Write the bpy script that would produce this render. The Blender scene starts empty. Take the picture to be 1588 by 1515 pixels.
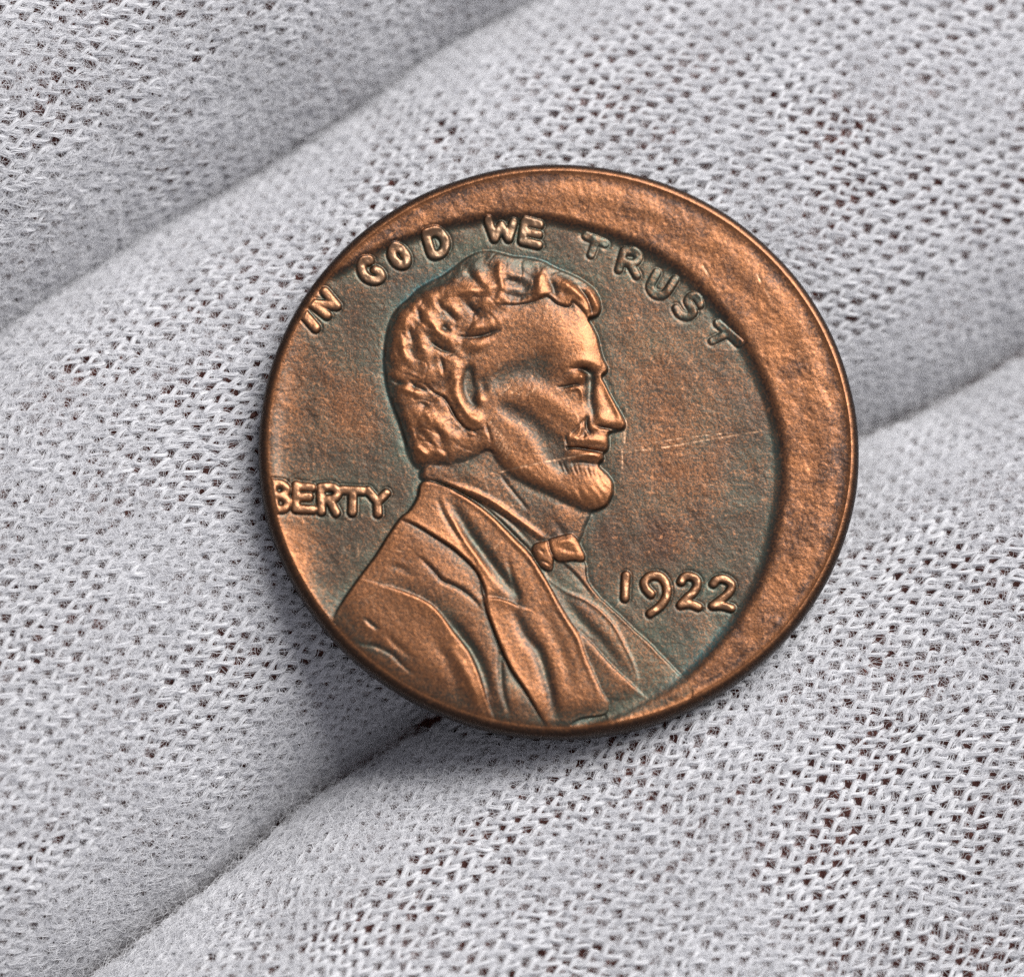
import bpy, math
import numpy as np
from mathutils import Matrix, Vector

# ---------------------------------------------------------------- camera, world, lamps, exposure
MM = 0.001                      # every number below is in millimetres
PX = 0.0204                     # millimetres per photograph pixel on the coin
IW, IH = 1588.0, 1515.0
DIST = 130.0
FOVW = IW * PX                  # width of the picture at the coin
TILT = math.radians(12.0)
AZ = np.array([-0.34, -0.94]); AZ /= np.linalg.norm(AZ)
CAM = np.array([AZ[0] * math.sin(TILT), AZ[1] * math.sin(TILT), math.cos(TILT)]) * DIST
FWD = -CAM / np.linalg.norm(CAM)
RGT = np.cross(FWD, [0, 1, 0]); RGT /= np.linalg.norm(RGT)
UPV = np.cross(RGT, FWD)

def unproj(px, py, z=0.0):
    """photo pixel -> point on the horizontal plane at height z (mm)"""
    px = np.asarray(px, float); py = np.asarray(py, float); z = np.asarray(z, float)
    dx = (px - IW / 2) / IW * FOVW / DIST
    dy = -(py - IH / 2) / IW * FOVW / DIST
    d = FWD + dx[..., None] * RGT + dy[..., None] * UPV
    t = (z - CAM[2]) / d[..., 2]
    return CAM + d * t[..., None]

def proj(P):
    v = P - CAM
    f = v @ FWD
    return (v @ RGT) / f * DIST / FOVW * IW + IW / 2, -(v @ UPV) / f * DIST / FOVW * IW + IH / 2

scene = bpy.context.scene
camd = bpy.data.cameras.new('camera'); camo = bpy.data.objects.new('camera', camd)
scene.collection.objects.link(camo)
m = Matrix.Identity(4)
for i in range(3):
    m[i][0], m[i][1], m[i][2], m[i][3] = RGT[i], UPV[i], -FWD[i], CAM[i] * MM
camo.matrix_world = m
camd.sensor_fit = 'HORIZONTAL'; camd.sensor_width = 36.0; camd.lens = 36.0 * DIST / FOVW
camd.clip_start = 0.005; camd.clip_end = 5.0
camd.dof.use_dof = True; camd.dof.focus_distance = (DIST + 0.9) * MM; camd.dof.aperture_fstop = 34.0
scene.camera = camo

world = bpy.data.worlds.new('World'); scene.world = world; world.use_nodes = True
bg = world.node_tree.nodes['Background']
bg.inputs['Color'].default_value = (0.90, 0.90, 1.0, 1); bg.inputs['Strength'].default_value = 0.34

def area(name, az, el, dist, size, power, col):
    l = bpy.data.lights.new(name, 'AREA'); l.shape = 'RECTANGLE'; l.size = size[0] * MM; l.size_y = size[1] * MM
    l.energy = power; l.color = col
    o = bpy.data.objects.new(name, l); scene.collection.objects.link(o)
    a, e = math.radians(az), math.radians(el)
    p = Vector((math.cos(a) * math.cos(e), math.sin(a) * math.cos(e), math.sin(e))) * dist * MM
    o.location = p; o.rotation_euler = (-p).to_track_quat('-Z', 'Y').to_euler()
    return o
area('window_light', 50, 45, 620, (480, 400), 7.2, (1.0, 0.985, 0.96))
scene.view_settings.view_transform = 'Standard'; scene.view_settings.look = 'None'
scene.view_settings.exposure = 0.0; scene.view_settings.gamma = 1.0
scene.cycles.max_bounces = 7; scene.cycles.diffuse_bounces = 4; scene.cycles.glossy_bounces = 3
scene.cycles.transmission_bounces = 2; scene.cycles.use_denoising = False
scene.cycles.caustics_reflective = False

rng = np.random.default_rng(7)

# ---------------------------------------------------------------- helpers
def nn(nt, kind, **kw):
    n = nt.nodes.new(kind)
    for k, v in kw.items():
        setattr(n, k, v)
    return n

def lk(nt, a, b): nt.links.new(a, b)

def tag(o, label=None, cat=None, kind=None):
    if label: o['label'] = label
    if cat: o['category'] = cat
    if kind: o['kind'] = kind
    return o

def link(o, parent=None):
    scene.collection.objects.link(o)
    if parent is not None: o.parent = parent
    return o

def empty(name, loc=(0, 0, 0)):
    o = bpy.data.objects.new(name, None); o.location = [c * MM for c in loc]; o.empty_display_size = 0.004
    return link(o)

def fast_mesh(name, V, quads, mat, normals=None, attrs=None, smooth=True):
    me = bpy.data.meshes.new(name)
    nV, nQ = len(V), len(quads)
    me.vertices.add(nV); me.vertices.foreach_set('co', (np.asarray(V) * MM).astype(np.float32).ravel())
    k = quads.shape[1]
    me.loops.add(nQ * k); me.loops.foreach_set('vertex_index', quads.astype(np.int32).ravel())
    me.polygons.add(nQ)
    me.polygons.foreach_set('loop_start', np.arange(0, nQ * k, k, dtype=np.int32))
    if smooth: me.polygons.foreach_set('use_smooth', np.ones(nQ, dtype=bool))
    me.update(calc_edges=True)
    if attrs:
        for n, a in attrs.items():
            at = me.attributes.new(n, 'FLOAT', 'POINT'); at.data.foreach_set('value', np.asarray(a, np.float32))
    if normals is not None:
        me.normals_split_custom_set_from_vertices(np.asarray(normals, np.float32))
    me.materials.append(mat)
    return me

# ---------------------------------------------------------------- coin: relief as a height map in photograph pixels
X0, Y0, GW, GH = 380, 230, 980, 930
gx, gy = np.meshgrid(np.arange(GW) + X0 + 0.0, np.arange(GH) + Y0 + 0.0)
PADW, PADH = 1200, 1152
fx = np.fft.rfftfreq(PADW)[None, :]; fy = np.fft.fftfreq(PADH)[:, None]
F2 = fx * fx + fy * fy

def blur(a, s):
    p = np.empty((PADH, PADW)); p[:GH, :GW] = a
    p[:GH, GW:] = np.linspace(0, 1, PADW - GW)[None, :] * (a[:, :1] - a[:, -1:]) + a[:, -1:]
    p[GH:, :] = np.linspace(0, 1, PADH - GH)[:, None] * (p[:1, :] - p[GH - 1:GH, :]) + p[GH - 1:GH, :]
    return np.fft.irfft2(np.fft.rfft2(p) * np.exp(-2 * (math.pi * s) ** 2 * F2), s=(PADH, PADW))[:GH, :GW]

def spline(pts, closed=False, n=8):
    P = np.asarray(pts, float)
    if closed: Q = np.vstack([P[-1], P, P[0], P[1]])
    else: Q = np.vstack([2 * P[0] - P[1], P, 2 * P[-1] - P[-2]])
    out = []
    for i in range(1, len(Q) - 2):
        a, b, c, d = Q[i - 1:i + 3]
        for t in np.arange(n) / n:
            out.append(0.5 * (2 * b + (c - a) * t + (2 * a - 5 * b + 4 * c - d) * t * t + (3 * b - a - 3 * c + d) * t ** 3))
    if not closed: out.append(P[-1])
    return np.array(out)

def fill(pts, smooth=True):
    P = spline(pts, True, 5) if smooth else np.asarray(pts, float)
    m = np.zeros((GH, GW), bool)
    x, y = P[:, 0], P[:, 1]; x2, y2 = np.roll(x, -1), np.roll(y, -1)
    for r in range(GH):
        yy = r + Y0 + 0.5
        c = (y <= yy) != (y2 <= yy)
        if not c.any(): continue
        xs = np.sort(x[c] + (yy - y[c]) / (y2[c] - y[c]) * (x2[c] - x[c]))
        for a, b in zip(xs[::2], xs[1::2]):
            m[r, max(0, int(math.ceil(a - X0))):max(0, int(math.floor(b - X0)) + 1)] = True
    return m.astype(float)

def dist(pts, reach, smooth=True, closed=False):
    """distance, signed side and position along a traced line, inside its own box only"""
    P = spline(pts, closed, 5) if smooth and len(pts) > 2 else np.asarray(pts, float)
    x0 = max(int(P[:, 0].min() - reach) - X0, 0); x1 = min(int(P[:, 0].max() + reach) - X0 + 2, GW)
    y0 = max(int(P[:, 1].min() - reach) - Y0, 0); y1 = min(int(P[:, 1].max() + reach) - Y0 + 2, GH)
    sl = (slice(y0, y1), slice(x0, x1))
    xx, yy = gx[sl], gy[sl]
    best = np.full(xx.shape, 1e9); side = np.zeros(xx.shape); pos = np.zeros(xx.shape)
    n = len(P) - 1
    for i in range(n):
        a, b = P[i], P[i + 1]; d = b - a; L = d @ d + 1e-9
        t = np.clip(((xx - a[0]) * d[0] + (yy - a[1]) * d[1]) / L, 0, 1)
        ex, ey = xx - a[0] - t * d[0], yy - a[1] - t * d[1]
        q = ex * ex + ey * ey
        k = q < best
        best = np.where(k, q, best); side = np.where(k, np.sign(d[0] * ey - d[1] * ex), side)
        pos = np.where(k, (i + t) / n, pos)
    return sl, np.sqrt(best), side, pos

def sm(a, b, x):
    t = np.clip((x - a) / (b - a), 0, 1); return t * t * (3 - 2 * t)

def vnoise(shape_x, shape_y, scale, seed):
    """smooth value noise on pixel coordinates, about -1..1"""
    r = np.random.default_rng(seed)
    n = r.standard_normal((GH, GW)); n = blur(n, scale)
    return n / n.std() * 0.5

# --- the coin's outline (lip of the rim) and the die's edge
LC = np.array([868.2, 695.2]); LA, LB, LT = 452.1, 430.2, math.atan2(0.1004, 0.9949)
def lip_rho(x, y):
    c, s = math.cos(LT), math.sin(LT)
    u = (x - LC[0]) * c + (y - LC[1]) * s; v = -(x - LC[0]) * s + (y - LC[1]) * c
    return np.hypot(u / LA, v / LB)
rho = lip_rho(gx, gy)
din = (1 - rho) * 441.0                                     # pixels inwards from the lip
ang = np.arctan2(-(gy - LC[1]), gx - LC[0])

die_mid = [(300, 700), (330, 560), (420, 480), (500, 432), (545, 412), (583, 388), (633, 369), (698, 348), (765, 336), (830, 336), (880, 344), (960, 368),
           (1045, 411), (1100, 462), (1145, 519), (1176, 574), (1200, 635), (1213, 705), (1212, 762), (1201, 822), (1183, 890), (1149, 952),
           (1106, 1008), (1060, 1054), (1000, 1092), (940, 1118), (850, 1150), (700, 1200), (400, 1200), (300, 900)]
die = fill(die_mid)
kx = sm(880, 1080, gx); m_soft = blur(die, 4.4) * (1 - kx) + blur(die, 6.5) * kx
m_wide = blur(die, 11)
und = vnoise(0, 0, 22, 1); und2 = vnoise(0, 0, 7, 2); und3 = vnoise(0, 0, 2.2, 3)
cres = -3.4 * (1 - np.exp(-np.clip(din, 0, None) / 4.0)) + 1.3 * np.exp(-((din - 34) / 20.0) ** 2) + und * 0.9 + und2 * 0.45 + und3 * 0.06
field = -13.5 + 5.2 * np.exp(-np.clip(din, 0, None) / 30.0) + und * 0.7 + und2 * 0.25
band = np.exp(-((din - 6) / 10.0) ** 2) * sm(2.55, 2.75, np.abs(ang)) * sm(500, 560, gy) * (1 - sm(735, 750, gy))
field = field + band * 2.0
field = field - 0.9 * np.clip((m_wide - 0.5) * 2, 0, 1) * np.clip((1 - m_wide) * 6, 0, 1)     # moat beside the die's edge
H = cres * (1 - m_soft) + field * m_soft
part = np.zeros((GH, GW), int)                               # 0 field, 1 blank crescent, 2 rim
part[die < 0.5] = 1
part[(din < 9)] = 2
base_field = H.copy()

# --- the bust
head_pts = [(664, 720), (649, 722), (635, 699), (628, 676), (620, 652), (610, 626), (602, 600), (599, 580), (597, 560), (598, 538), (602, 512), (608, 492),
            (619, 475), (634, 462), (649, 447), (669, 435), (689, 425), (709, 410), (725, 398), (742, 390), (762, 388), (781, 392), (796, 396), (823, 399),
            (843, 404), (862, 414), (882, 422), (902, 432), (921, 446), (930, 462), (932, 478), (926, 489), (916, 491), (912, 494), (919, 504), (927, 521),
            (931, 538), (936, 555), (943, 569), (940, 577), (933, 582), (938, 593), (946, 609), (956, 627), (966, 645), (971, 657), (966, 664), (950, 667),
            (944, 672), (944.5, 683), (943, 696), (935, 701), (937, 707), (935, 713), (929, 717), (930, 723), (939, 731), (949, 743), (952, 756), (949, 769),
            (942, 781), (930, 788), (914, 791), (898, 789), (880, 780), (860, 770), (838, 761), (812, 747), (790, 734), (774, 716), (762, 698), (748, 700), (728, 716), (700, 724), (680, 724)]
m_head = fill(head_pts)
m_neck = fill([(664, 716), (700, 712), (750, 690), (800, 730), (850, 758), (905, 780), (916, 792), (908, 812), (902, 830), (885, 852), (850, 850), (800, 815), (740, 775), (690, 750), (657, 742), (655, 728)])
coat_pts = [(657, 745), (648, 770), (636, 790), (621, 803), (603, 829), (585, 858), (558, 894), (533, 930), (516, 962), (505, 1000), (520, 1080), (620, 1160),
            (760, 1190), (850, 1170), (890, 1118), (938, 1107), (944, 1090), (934, 1072), (921, 1042), (910, 1018), (899, 985), (886, 963), (869, 936),
            (852, 906), (837, 880), (822, 857), (797, 832), (762, 798), (727, 772), (693, 754)]
m_coat = fill(coat_pts)
vest_pts = [(830, 862), (853, 897), (877, 914), (910, 929), (934, 946), (954, 968), (971, 999), (984, 1026), (992, 1049), (995, 1075), (960, 1085), (930, 1080), (880, 1000)]
m_vest = fill(vest_pts)
shirt_pts = [(690, 748), (727, 756), (762, 772), (797, 797), (830, 820), (855, 835), (890, 850), (908, 872), (911, 896), (924, 917), (946, 939), (965, 956),
             (984, 975), (1006, 994), (1023, 1012), (1048, 1038), (1075, 1075), (1040, 1115), (960, 1125), (930, 1085), (880, 980), (830, 880), (740, 790)]
m_shirt = fill(shirt_pts)
tie_pts = [(826, 853), (831, 842), (848, 838), (856, 834), (870, 830), (886, 827), (896, 836), (903, 850), (908, 862), (904, 869), (889, 868), (874, 870), (865, 869),
           (858, 863), (859, 875), (855, 884), (843, 881), (832, 869)]
m_tie = fill(tie_pts)

def prof(mask, s, p=1.0):
    return np.clip((blur(mask, s) - 0.5) * 2, 0, 1) ** p

def edge(mask, s):            # bevelled step centred on the outline
    return sm(0.12, 0.88, blur(mask, s))

# low relief of the far shirt front and collar
Hb = np.zeros((GH, GW))
Hb += edge(m_shirt, 2.2) * 2.2 + prof(m_shirt, 12) * 1.2
Hb = np.maximum(Hb, 0)
hv = edge(m_vest, 2.0)
vest_h = 3.6 + prof(m_vest, 12) * 2.2
Hb = Hb * (1 - hv) + np.maximum(vest_h, Hb) * hv
hn = sm(0.1, 0.9, blur(m_neck, 5)); Hb = np.maximum(Hb, (3.0 + 2.6 * (1 - sm(680, 830, gx)) + prof(m_neck, 16) * 1.2) * hn)
# head: rises from the field, rounded toward its middle
crown = [(640, 700), (622, 655), (604, 600), (600, 560), (603, 512), (618, 477), (650, 449), (690, 427), (725, 402), (762, 393), (823, 404), (862, 418), (900, 434), (920, 450)]
sl_, d_, s_, t_ = dist(crown, 46)
low_edge = np.zeros((GH, GW)); low_edge[sl_] = np.exp(-(d_ / (9 + 15 * np.exp(-((t_ - 0.68) / 0.17) ** 2))) ** 2) * np.sin(np.clip(t_, 0.02, 0.98) * math.pi) ** 0.4
nape = np.clip((1 - sm(700, 790, gx)) * sm(680, 705, gy) + sm(712, 735, gy) * (1 - sm(895, 930, gx)), 0, 1); hh = edge(m_head, 2.6) * (1 - nape) + edge(m_head, 6.0) * nape
head_h = 5.2 + prof(m_head, 10) * 3.2 + prof(m_head, 34) * 3.2
head_h = head_h - low_edge * 3.4
Hb = Hb * (1 - hh) + np.maximum(head_h, Hb) * hh
# coat
hc = edge(m_coat, 1.9)
coat_h = 6.4 + prof(m_coat, 9) * 1.4 + prof(m_coat, 40) * 1.6
coat_h = coat_h * sm(-6, 60, din) * 0.35 + coat_h * 0.65
Hb = Hb * (1 - hc) + np.maximum(coat_h, Hb - 2) * hc
ht = edge(m_tie, 1.5)
Hb = Hb * (1 - ht) + (6.2 + prof(m_tie, 6) * 3.2) * ht

D = np.zeros((GH, GW))        # sculpted detail
def groove(pts, w, amp, taper=True):
    sl, d, s, t = dist(pts, w * 3.2)
    k = np.sin(np.clip(t, 0.02, 0.98) * math.pi) ** 0.45 if taper else 1.0
    D[sl] -= amp * np.exp(-(d / w) ** 2) * k
def ridge(pts, w, amp, taper=True): groove(pts, w, -amp, taper)
def step(pts, w, amp, decay, gro=0.0, gw=1.6):
    """one side of the line stands higher (right of travel on screen is positive)"""
    sl, d, s, t = dist(pts, decay * 3.5)
    k = np.sin(np.clip(t, 0.015, 0.985) * math.pi) ** 0.35
    D[sl] += (amp * np.tanh(s * d / w) * np.exp(-d / decay) - gro * np.exp(-(d / gw) ** 2)) * k
def bump(x, y, rx, ry, a, amp):
    c, s = math.cos(math.radians(a)), math.sin(math.radians(a))
    r = 3 * max(rx, ry)
    sl = (slice(max(int(y - r - Y0), 0), min(int(y + r - Y0), GH)), slice(max(int(x - r - X0), 0), min(int(x + r - X0), GW)))
    u = (gx[sl] - x) * c - (gy[sl] - y) * s; v = (gx[sl] - x) * s + (gy[sl] - y) * c
    D[sl] += amp * np.exp(-(u / rx) ** 2 - (v / ry) ** 2)

# coat seams and folds
S1 = [(622, 803), (647, 815), (676, 833), (702, 850), (727, 872), (741, 889), (751, 912), (754, 924)]
S2 = [(750, 926), (755, 948), (765, 975), (776, 1003), (792, 1037), (813, 1068), (834, 1102), (852, 1130)]
S3 = [(593, 906), (624, 915), (653, 927), (672, 939), (687, 955), (704, 978), (728, 1008), (744, 1045), (756, 1085), (768, 1118)]
step(S1, 1.6, -2.5, 15, 1.5, 1.9)
step(S2, 1.6, -3.0, 18, 2.0, 2.0)
step(S3, 2.2, 2.2, 20, 0.9, 2.0)
step([(756, 926), (772, 927), (790, 932), (806, 939)], 1.6, 1.6, 10, 0.6)
groove([(700, 778), (713, 800), (730, 829), (753, 861), (779, 895), (797, 918), (803, 935)], 9, 3.2)
groove([(797, 950), (816, 986), (836, 1012), (848, 1050), (858, 1092), (864, 1118)], 9, 3.0)
groove([(680, 775), (690, 800), (706, 826), (720, 842)], 4, 1.3)
groove([(788, 868), (796, 900), (806, 930)], 4, 1.0)
ridge([(700, 800), (716, 832), (738, 862), (762, 900)], 5, 1.4)
groove([(655, 866), (671, 882), (686, 899), (707, 908), (727, 921), (742, 936)], 3.2, 2.0)
step([(655, 866), (671, 882), (686, 899), (707, 908), (727, 921), (742, 936)], 2, -0.9, 12)
groove([(700, 962), (716, 985), (735, 1010), (750, 1040), (760, 1075)], 8, 2.6)
groove([(778, 1005), (777, 1035), (780, 1070), (790, 1105)], 4.5, 1.6)
groove([(548, 996), (566, 998), (585, 1002), (608, 1014), (626, 1032), (640, 1043)], 3.4, 1.3)
groove([(566, 958), (574, 966), (586, 975)], 3.0, 1.2)
groove([(600, 985), (615, 1000), (640, 1020)], 5, 0.8)
groove([(640, 890), (620, 880), (604, 878)], 5, 0.6)
ridge([(700, 1005), (722, 1040), (740, 1085), (748, 1115)], 7, 1.3)
groove([(668, 985), (690, 1020), (708, 1060), (716, 1100)], 9, 0.8)
groove([(838, 935), (856, 975), (874, 1020), (888, 1070)], 10, 0.8)
# lapel's raised front edge and the shirt beside it
ridge([(660, 748), (693, 756), (727, 776), (760, 801), (794, 836), (820, 862), (836, 887), (850, 910), (866, 940), (883, 968), (896, 990), (907, 1022), (918, 1047), (931, 1078)], 4.5, 1.5)
step([(690, 750), (727, 768), (764, 794), (800, 829), (826, 856), (840, 879)], 1.5, -0.6, 6, 1.2, 2.0)
groove([(896, 977), (920, 1001), (946, 1030), (970, 1055)], 4, 1.0)
step([(896, 975), (920, 998), (946, 1027), (972, 1052), (992, 1070)], 1.5, 2.0, 9, 0.3)
groove([(868, 912), (885, 940), (905, 965), (930, 990), (955, 1020), (975, 1045)], 9, 2.0)
ridge([(854, 898), (878, 915), (910, 930), (933, 947), (953, 969), (970, 1000), (983, 1027), (990, 1050)], 3.0, 1.2)
step([(874, 871), (893, 888), (905, 902), (916, 917)], 1.5, -1.3, 8, 0.6)
ridge([(909, 880), (912, 897), (925, 918), (947, 940), (984, 976), (1022, 1013), (1040, 1034)], 3.0, 0.7)
ridge([(692, 748), (727, 759), (762, 775), (797, 799), (830, 823), (848, 835)], 5.0, 2.6)
groove([(692, 757), (727, 768), (762, 786), (797, 812), (826, 842)], 3.0, 1.2)
# bow tie
groove([(851, 838), (853, 850), (858, 862)], 2.2, 2.6, False)
groove([(836, 868), (846, 871), (852, 875)], 1.6, 1.6)
groove([(836, 850), (844, 858)], 2.4, 0.9); groove([(866, 848), (880, 852), (896, 856)], 4, 0.9)
ridge([(862, 842), (878, 838), (892, 842)], 4, 1.0)
# neck and jaw
neck = fill([(700, 700), (745, 690), (775, 705), (800, 738), (843, 762), (882, 780), (915, 794), (905, 812), (902, 830), (886, 852), (845, 836), (800, 803), (757, 776), (700, 752), (664, 735), (668, 718)])
groove([(777, 735), (790, 753), (803, 769), (820, 790)], 2.6, 1.2)
bump(866, 800, 16, 30, -35, 1.5); bump(740, 740, 22, 14, -30, 0.8)
groove([(860, 806), (872, 822), (880, 838)], 6, 1.0)
bump(700, 715, 25, 18, 0, -1.0)
ridge([(752, 668), (768, 688), (784, 708), (808, 728), (840, 748), (872, 762), (905, 772)], 17, 1.1)
bump(925, 762, 26, 20, -10, 2.0)
groove([(800, 742), (830, 755), (862, 769), (900, 786), (925, 790)], 7, 1.3)
# cheek hollow, cheekbone, temple
hollow = fill([(772, 626), (800, 630), (822, 641), (841, 656), (858, 672), (875, 683), (881, 700), (878, 716), (886, 727), (873, 735), (857, 725), (846, 713), (838, 697), (825, 676), (806, 658), (784, 645)])
D -= 2.4 * blur(hollow, 6.5)
groove([(907, 650), (896, 662), (886, 673)], 2.6, 1.1)
bump(888, 716, 7, 8, 0, -0.8)
ridge([(818, 608), (840, 615), (866, 630), (888, 648), (896, 664)], 15, 1.5)
bump(815, 575, 34, 16, 10, -2.6); bump(842, 588, 16, 12, 0, -1.4); bump(770, 588, 22, 14, 0, -1.6); bump(835, 556, 16, 10, 30, -0.9)
bump(880, 535, 34, 36, 0, 2.4); bump(850, 508, 40, 26, 0, 1.2); bump(908, 545, 16, 24, -15, 1.4)
# brow, eye, nose
ridge([(868, 575), (892, 562), (915, 561), (936, 567)], 9, 2.2)
bump(909, 574, 11, 5.0, -18, -4.6); bump(916, 588, 9, 12, 0, -4.6); bump(915, 612, 7, 20, -5, -3.6); bump(920, 636, 6, 14, 0, -2.4)
bump(892, 586, 12, 8, 8, 3.2); bump(902, 587, 5, 7, 0, 3.0)
groove([(866, 601), (876, 600), (888, 597), (898, 597)], 2.2, 2.2)
ridge([(880, 606), (894, 602), (901, 607), (903, 618)], 3.5, 1.5)
groove([(884, 572), (898, 572), (910, 573)], 2.5, 1.2)
ridge([(935, 584), (941, 600), (950, 620), (960, 640), (966, 654)], 5.5, 2.4)
bump(960, 655, 8, 7, 0, 1.5)
bump(936, 650, 13, 9, -15, 2.0)
groove([(911, 644), (910, 654), (912, 666), (918, 672)], 3.2, 3.0)
groove([(925, 661), (936, 662), (950, 664), (964, 667)], 2.6, 3.0)
bump(925, 664, 4, 3, 0, 1.0)
step([(898, 650), (903, 662), (900, 676), (890, 682)], 2, 1.0, 8, 0.4)
# lips
ridge([(884, 679), (900, 681), (916, 682), (932, 683), (941, 688)], 6.0, 1.7)
groove([(881, 694), (896, 694), (914, 696.5), (935, 699.5)], 2.3, 3.4, False)
groove([(880, 674), (878, 682), (881, 691)], 2.2, 1.8)
step([(884, 676), (896, 680), (904, 678)], 2, 0.7, 7)
for q_ in range(9):
    groove([(866 + q_ * 7.4, 714 + q_ * 0.8), (869 + q_ * 7.2, 722 + q_ * 1.2), (874 + q_ * 7.0, 733 + q_ * 1.2)], 1.5, 0.45 + 0.3 * math.sin(q_ * 2.3))
ridge([(892, 706), (908, 705), (922, 706), (933, 709)], 4.5, 2.4)
groove([(885, 718), (900, 717), (916, 718), (929, 720)], 4.0, 1.9)
groove([(906, 666), (906, 674), (904, 680)], 2.2, 1.2)
# ear
ridge([(706, 590), (708, 612), (716, 632), (728, 648), (740, 655)], 8, 2.6)
bump(737, 651, 12, 11, 0, 2.6)
groove([(659, 596), (674, 609), (690, 618), (700, 634), (709, 650), (721, 663), (735, 669), (746, 666)], 2.4, 3.0)
step([(674, 609), (690, 618), (700, 634), (709, 650), (721, 663), (735, 669)], 1.6, -1.3, 9)
concha = fill([(722, 574), (731, 568), (736, 582), (740, 600), (739, 617), (742, 630), (729, 627), (720, 612), (717, 594)])
D -= 3.4 * blur(concha, 3.2)
ridge([(735, 574), (737, 588), (738, 600)], 2.4, 0.9)
bump(744, 620, 8, 8, 0, 1.9); bump(748, 597, 9, 14, 0, -2.2)
groove([(752, 655), (757, 668), (762, 686)], 2.6, 1.1)
# hair: traced locks and pits, then fine strands
hair_pts = [(664, 720), (649, 722), (635, 699), (628, 676), (620, 652), (610, 626), (602, 600), (599, 580), (597, 560), (598, 538), (602, 512), (608, 492), (619, 475),
            (634, 462), (649, 447), (669, 435), (689, 425), (709, 410), (725, 398), (742, 390), (762, 388), (781, 392), (796, 396), (823, 399), (843, 404), (862, 414),
            (882, 422), (902, 432), (921, 446), (930, 462), (932, 478), (926, 489), (912, 490), (902, 478), (889, 467), (884, 474), (866, 471), (849, 460), (832, 466),
            (816, 471), (790, 474), (775, 500), (765, 520), (755, 540), (735, 560), (715, 575), (708, 595), (700, 612), (720, 640), (735, 672), (730, 715), (695, 722)]
m_hair = fill(hair_pts)
step([(783, 472), (800, 472), (816, 470), (832, 465), (849, 459), (865, 471), (883, 475), (889, 467), (902, 478), (910, 489)], 1.8, -2.0, 9, 1.2, 2.2)
for pts, w, a in [([(775, 402), (774, 420), (777, 440), (779, 458)], 6, 3.0), ([(838, 420), (838, 436), (836, 452), (833, 460)], 9, 3.6),
                  ([(870, 434), (884, 446), (898, 456), (908, 470)], 6.5, 3.2), ([(906, 442), (917, 454), (925, 470), (928, 482)], 5, 2.6),
                  ([(737, 418), (746, 432), (758, 446)], 7, 2.0), ([(700, 452), (725, 452), (750, 450), (775, 446)], 8, 2.6), ([(745, 480), (765, 470), (785, 462)], 11, 2.4),
                  ([(655, 480), (668, 498), (684, 520), (706, 532)], 7, 2.4), ([(705, 506), (730, 510), (756, 504), (780, 494)], 9, 2.6), ([(716, 530), (740, 534), (760, 528)], 8, 1.8),
                  ([(622, 518), (626, 540), (632, 560)], 7, 2.0), ([(645, 520), (660, 548), (672, 580)], 11, 2.0), ([(700, 550), (705, 575), (700, 600)], 10, 2.2),
                  ([(652, 640), (668, 650), (690, 668), (712, 690)], 12, 2.0), ([(660, 670), (672, 690), (690, 712)], 8, 1.6), ([(618, 600), (636, 606), (654, 612)], 5, 1.8),
                  ([(642, 690), (652, 698), (664, 708)], 4.5, 2.2), ([(640, 485), (632, 495), (626, 512)], 6, 1.4), ([(690, 474), (704, 480), (716, 492)], 7, 1.6)]:
    ridge(pts, w, a)
for pts, w, a in [([(667, 528), (676, 536), (688, 543), (702, 547)], 3.4, 3.2), ([(712, 522), (730, 523), (750, 520), (773, 512)], 2.8, 2.8), ([(682, 553), (686, 566), (688, 580)], 3.0, 2.4),
                  ([(678, 464), (682, 474), (690, 482)], 4, 2.0), ([(690, 479), (698, 488), (706, 496)], 3.6, 2.2), ([(724, 470), (732, 480), (742, 490)], 5, 3.0), ([(684, 506), (690, 508), (695, 512)], 4.0, 2.6),
                  ([(649, 478), (650, 488), (654, 500)], 3.4, 2.2), ([(633, 504), (637, 518), (640, 530)], 3.2, 1.8), ([(635, 590), (646, 600), (662, 606)], 3.4, 2.0), ([(606, 585), (616, 592), (628, 596)], 3.4, 1.8),
                  ([(672, 660), (680, 672), (686, 684)], 4.0, 1.6), ([(650, 668), (664, 682), (676, 698)], 4.0, 1.4), ([(728, 418), (730, 428), (742, 440)], 5, 2.2),
                  ([(790, 434), (806, 440), (822, 446)], 9, 3.0), ([(786, 455), (802, 460), (820, 462)], 7, 2.4), ([(786, 412), (806, 420), (822, 428)], 6, 1.2), ([(852, 428), (858, 444), (862, 460)], 5, 2.6),
                  ([(899, 446), (910, 460), (916, 474), (919, 486)], 2.6, 2.8), ([(655, 625), (662, 630)], 4, 1.4), ([(636, 640), (646, 664), (652, 684)], 6, 1.4)]:
    groove(pts, w, a)
flow = np.sin((gx * 0.20 + gy * 0.13) + 2.6 * vnoise(0, 0, 16, 11) * 2) + 0.7 * np.sin((gx * -0.12 + gy * 0.30) + 3.0 * vnoise(0, 0, 13, 12) * 2)
m_h = blur(m_hair, 3)
lockn = vnoise(0, 0, 8.5, 15); lockn2 = vnoise(0, 0, 5.0, 16)
D += (flow * 0.2 + vnoise(0, 0, 10, 14) * 0.8 + vnoise(0, 0, 6.5, 19) * 1.0 - 0.5 * np.exp(-(lockn / 0.16) ** 2) - 0.15 * np.exp(-(lockn2 / 0.10) ** 2) + 0.15) * m_h
beard = fill([(752, 668), (768, 680), (790, 700), (815, 716), (845, 735), (868, 745), (885, 728), (900, 728), (928, 728), (945, 745), (950, 765), (935, 784), (905, 784), (862, 764), (815, 742), (780, 722), (756, 690)])
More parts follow.
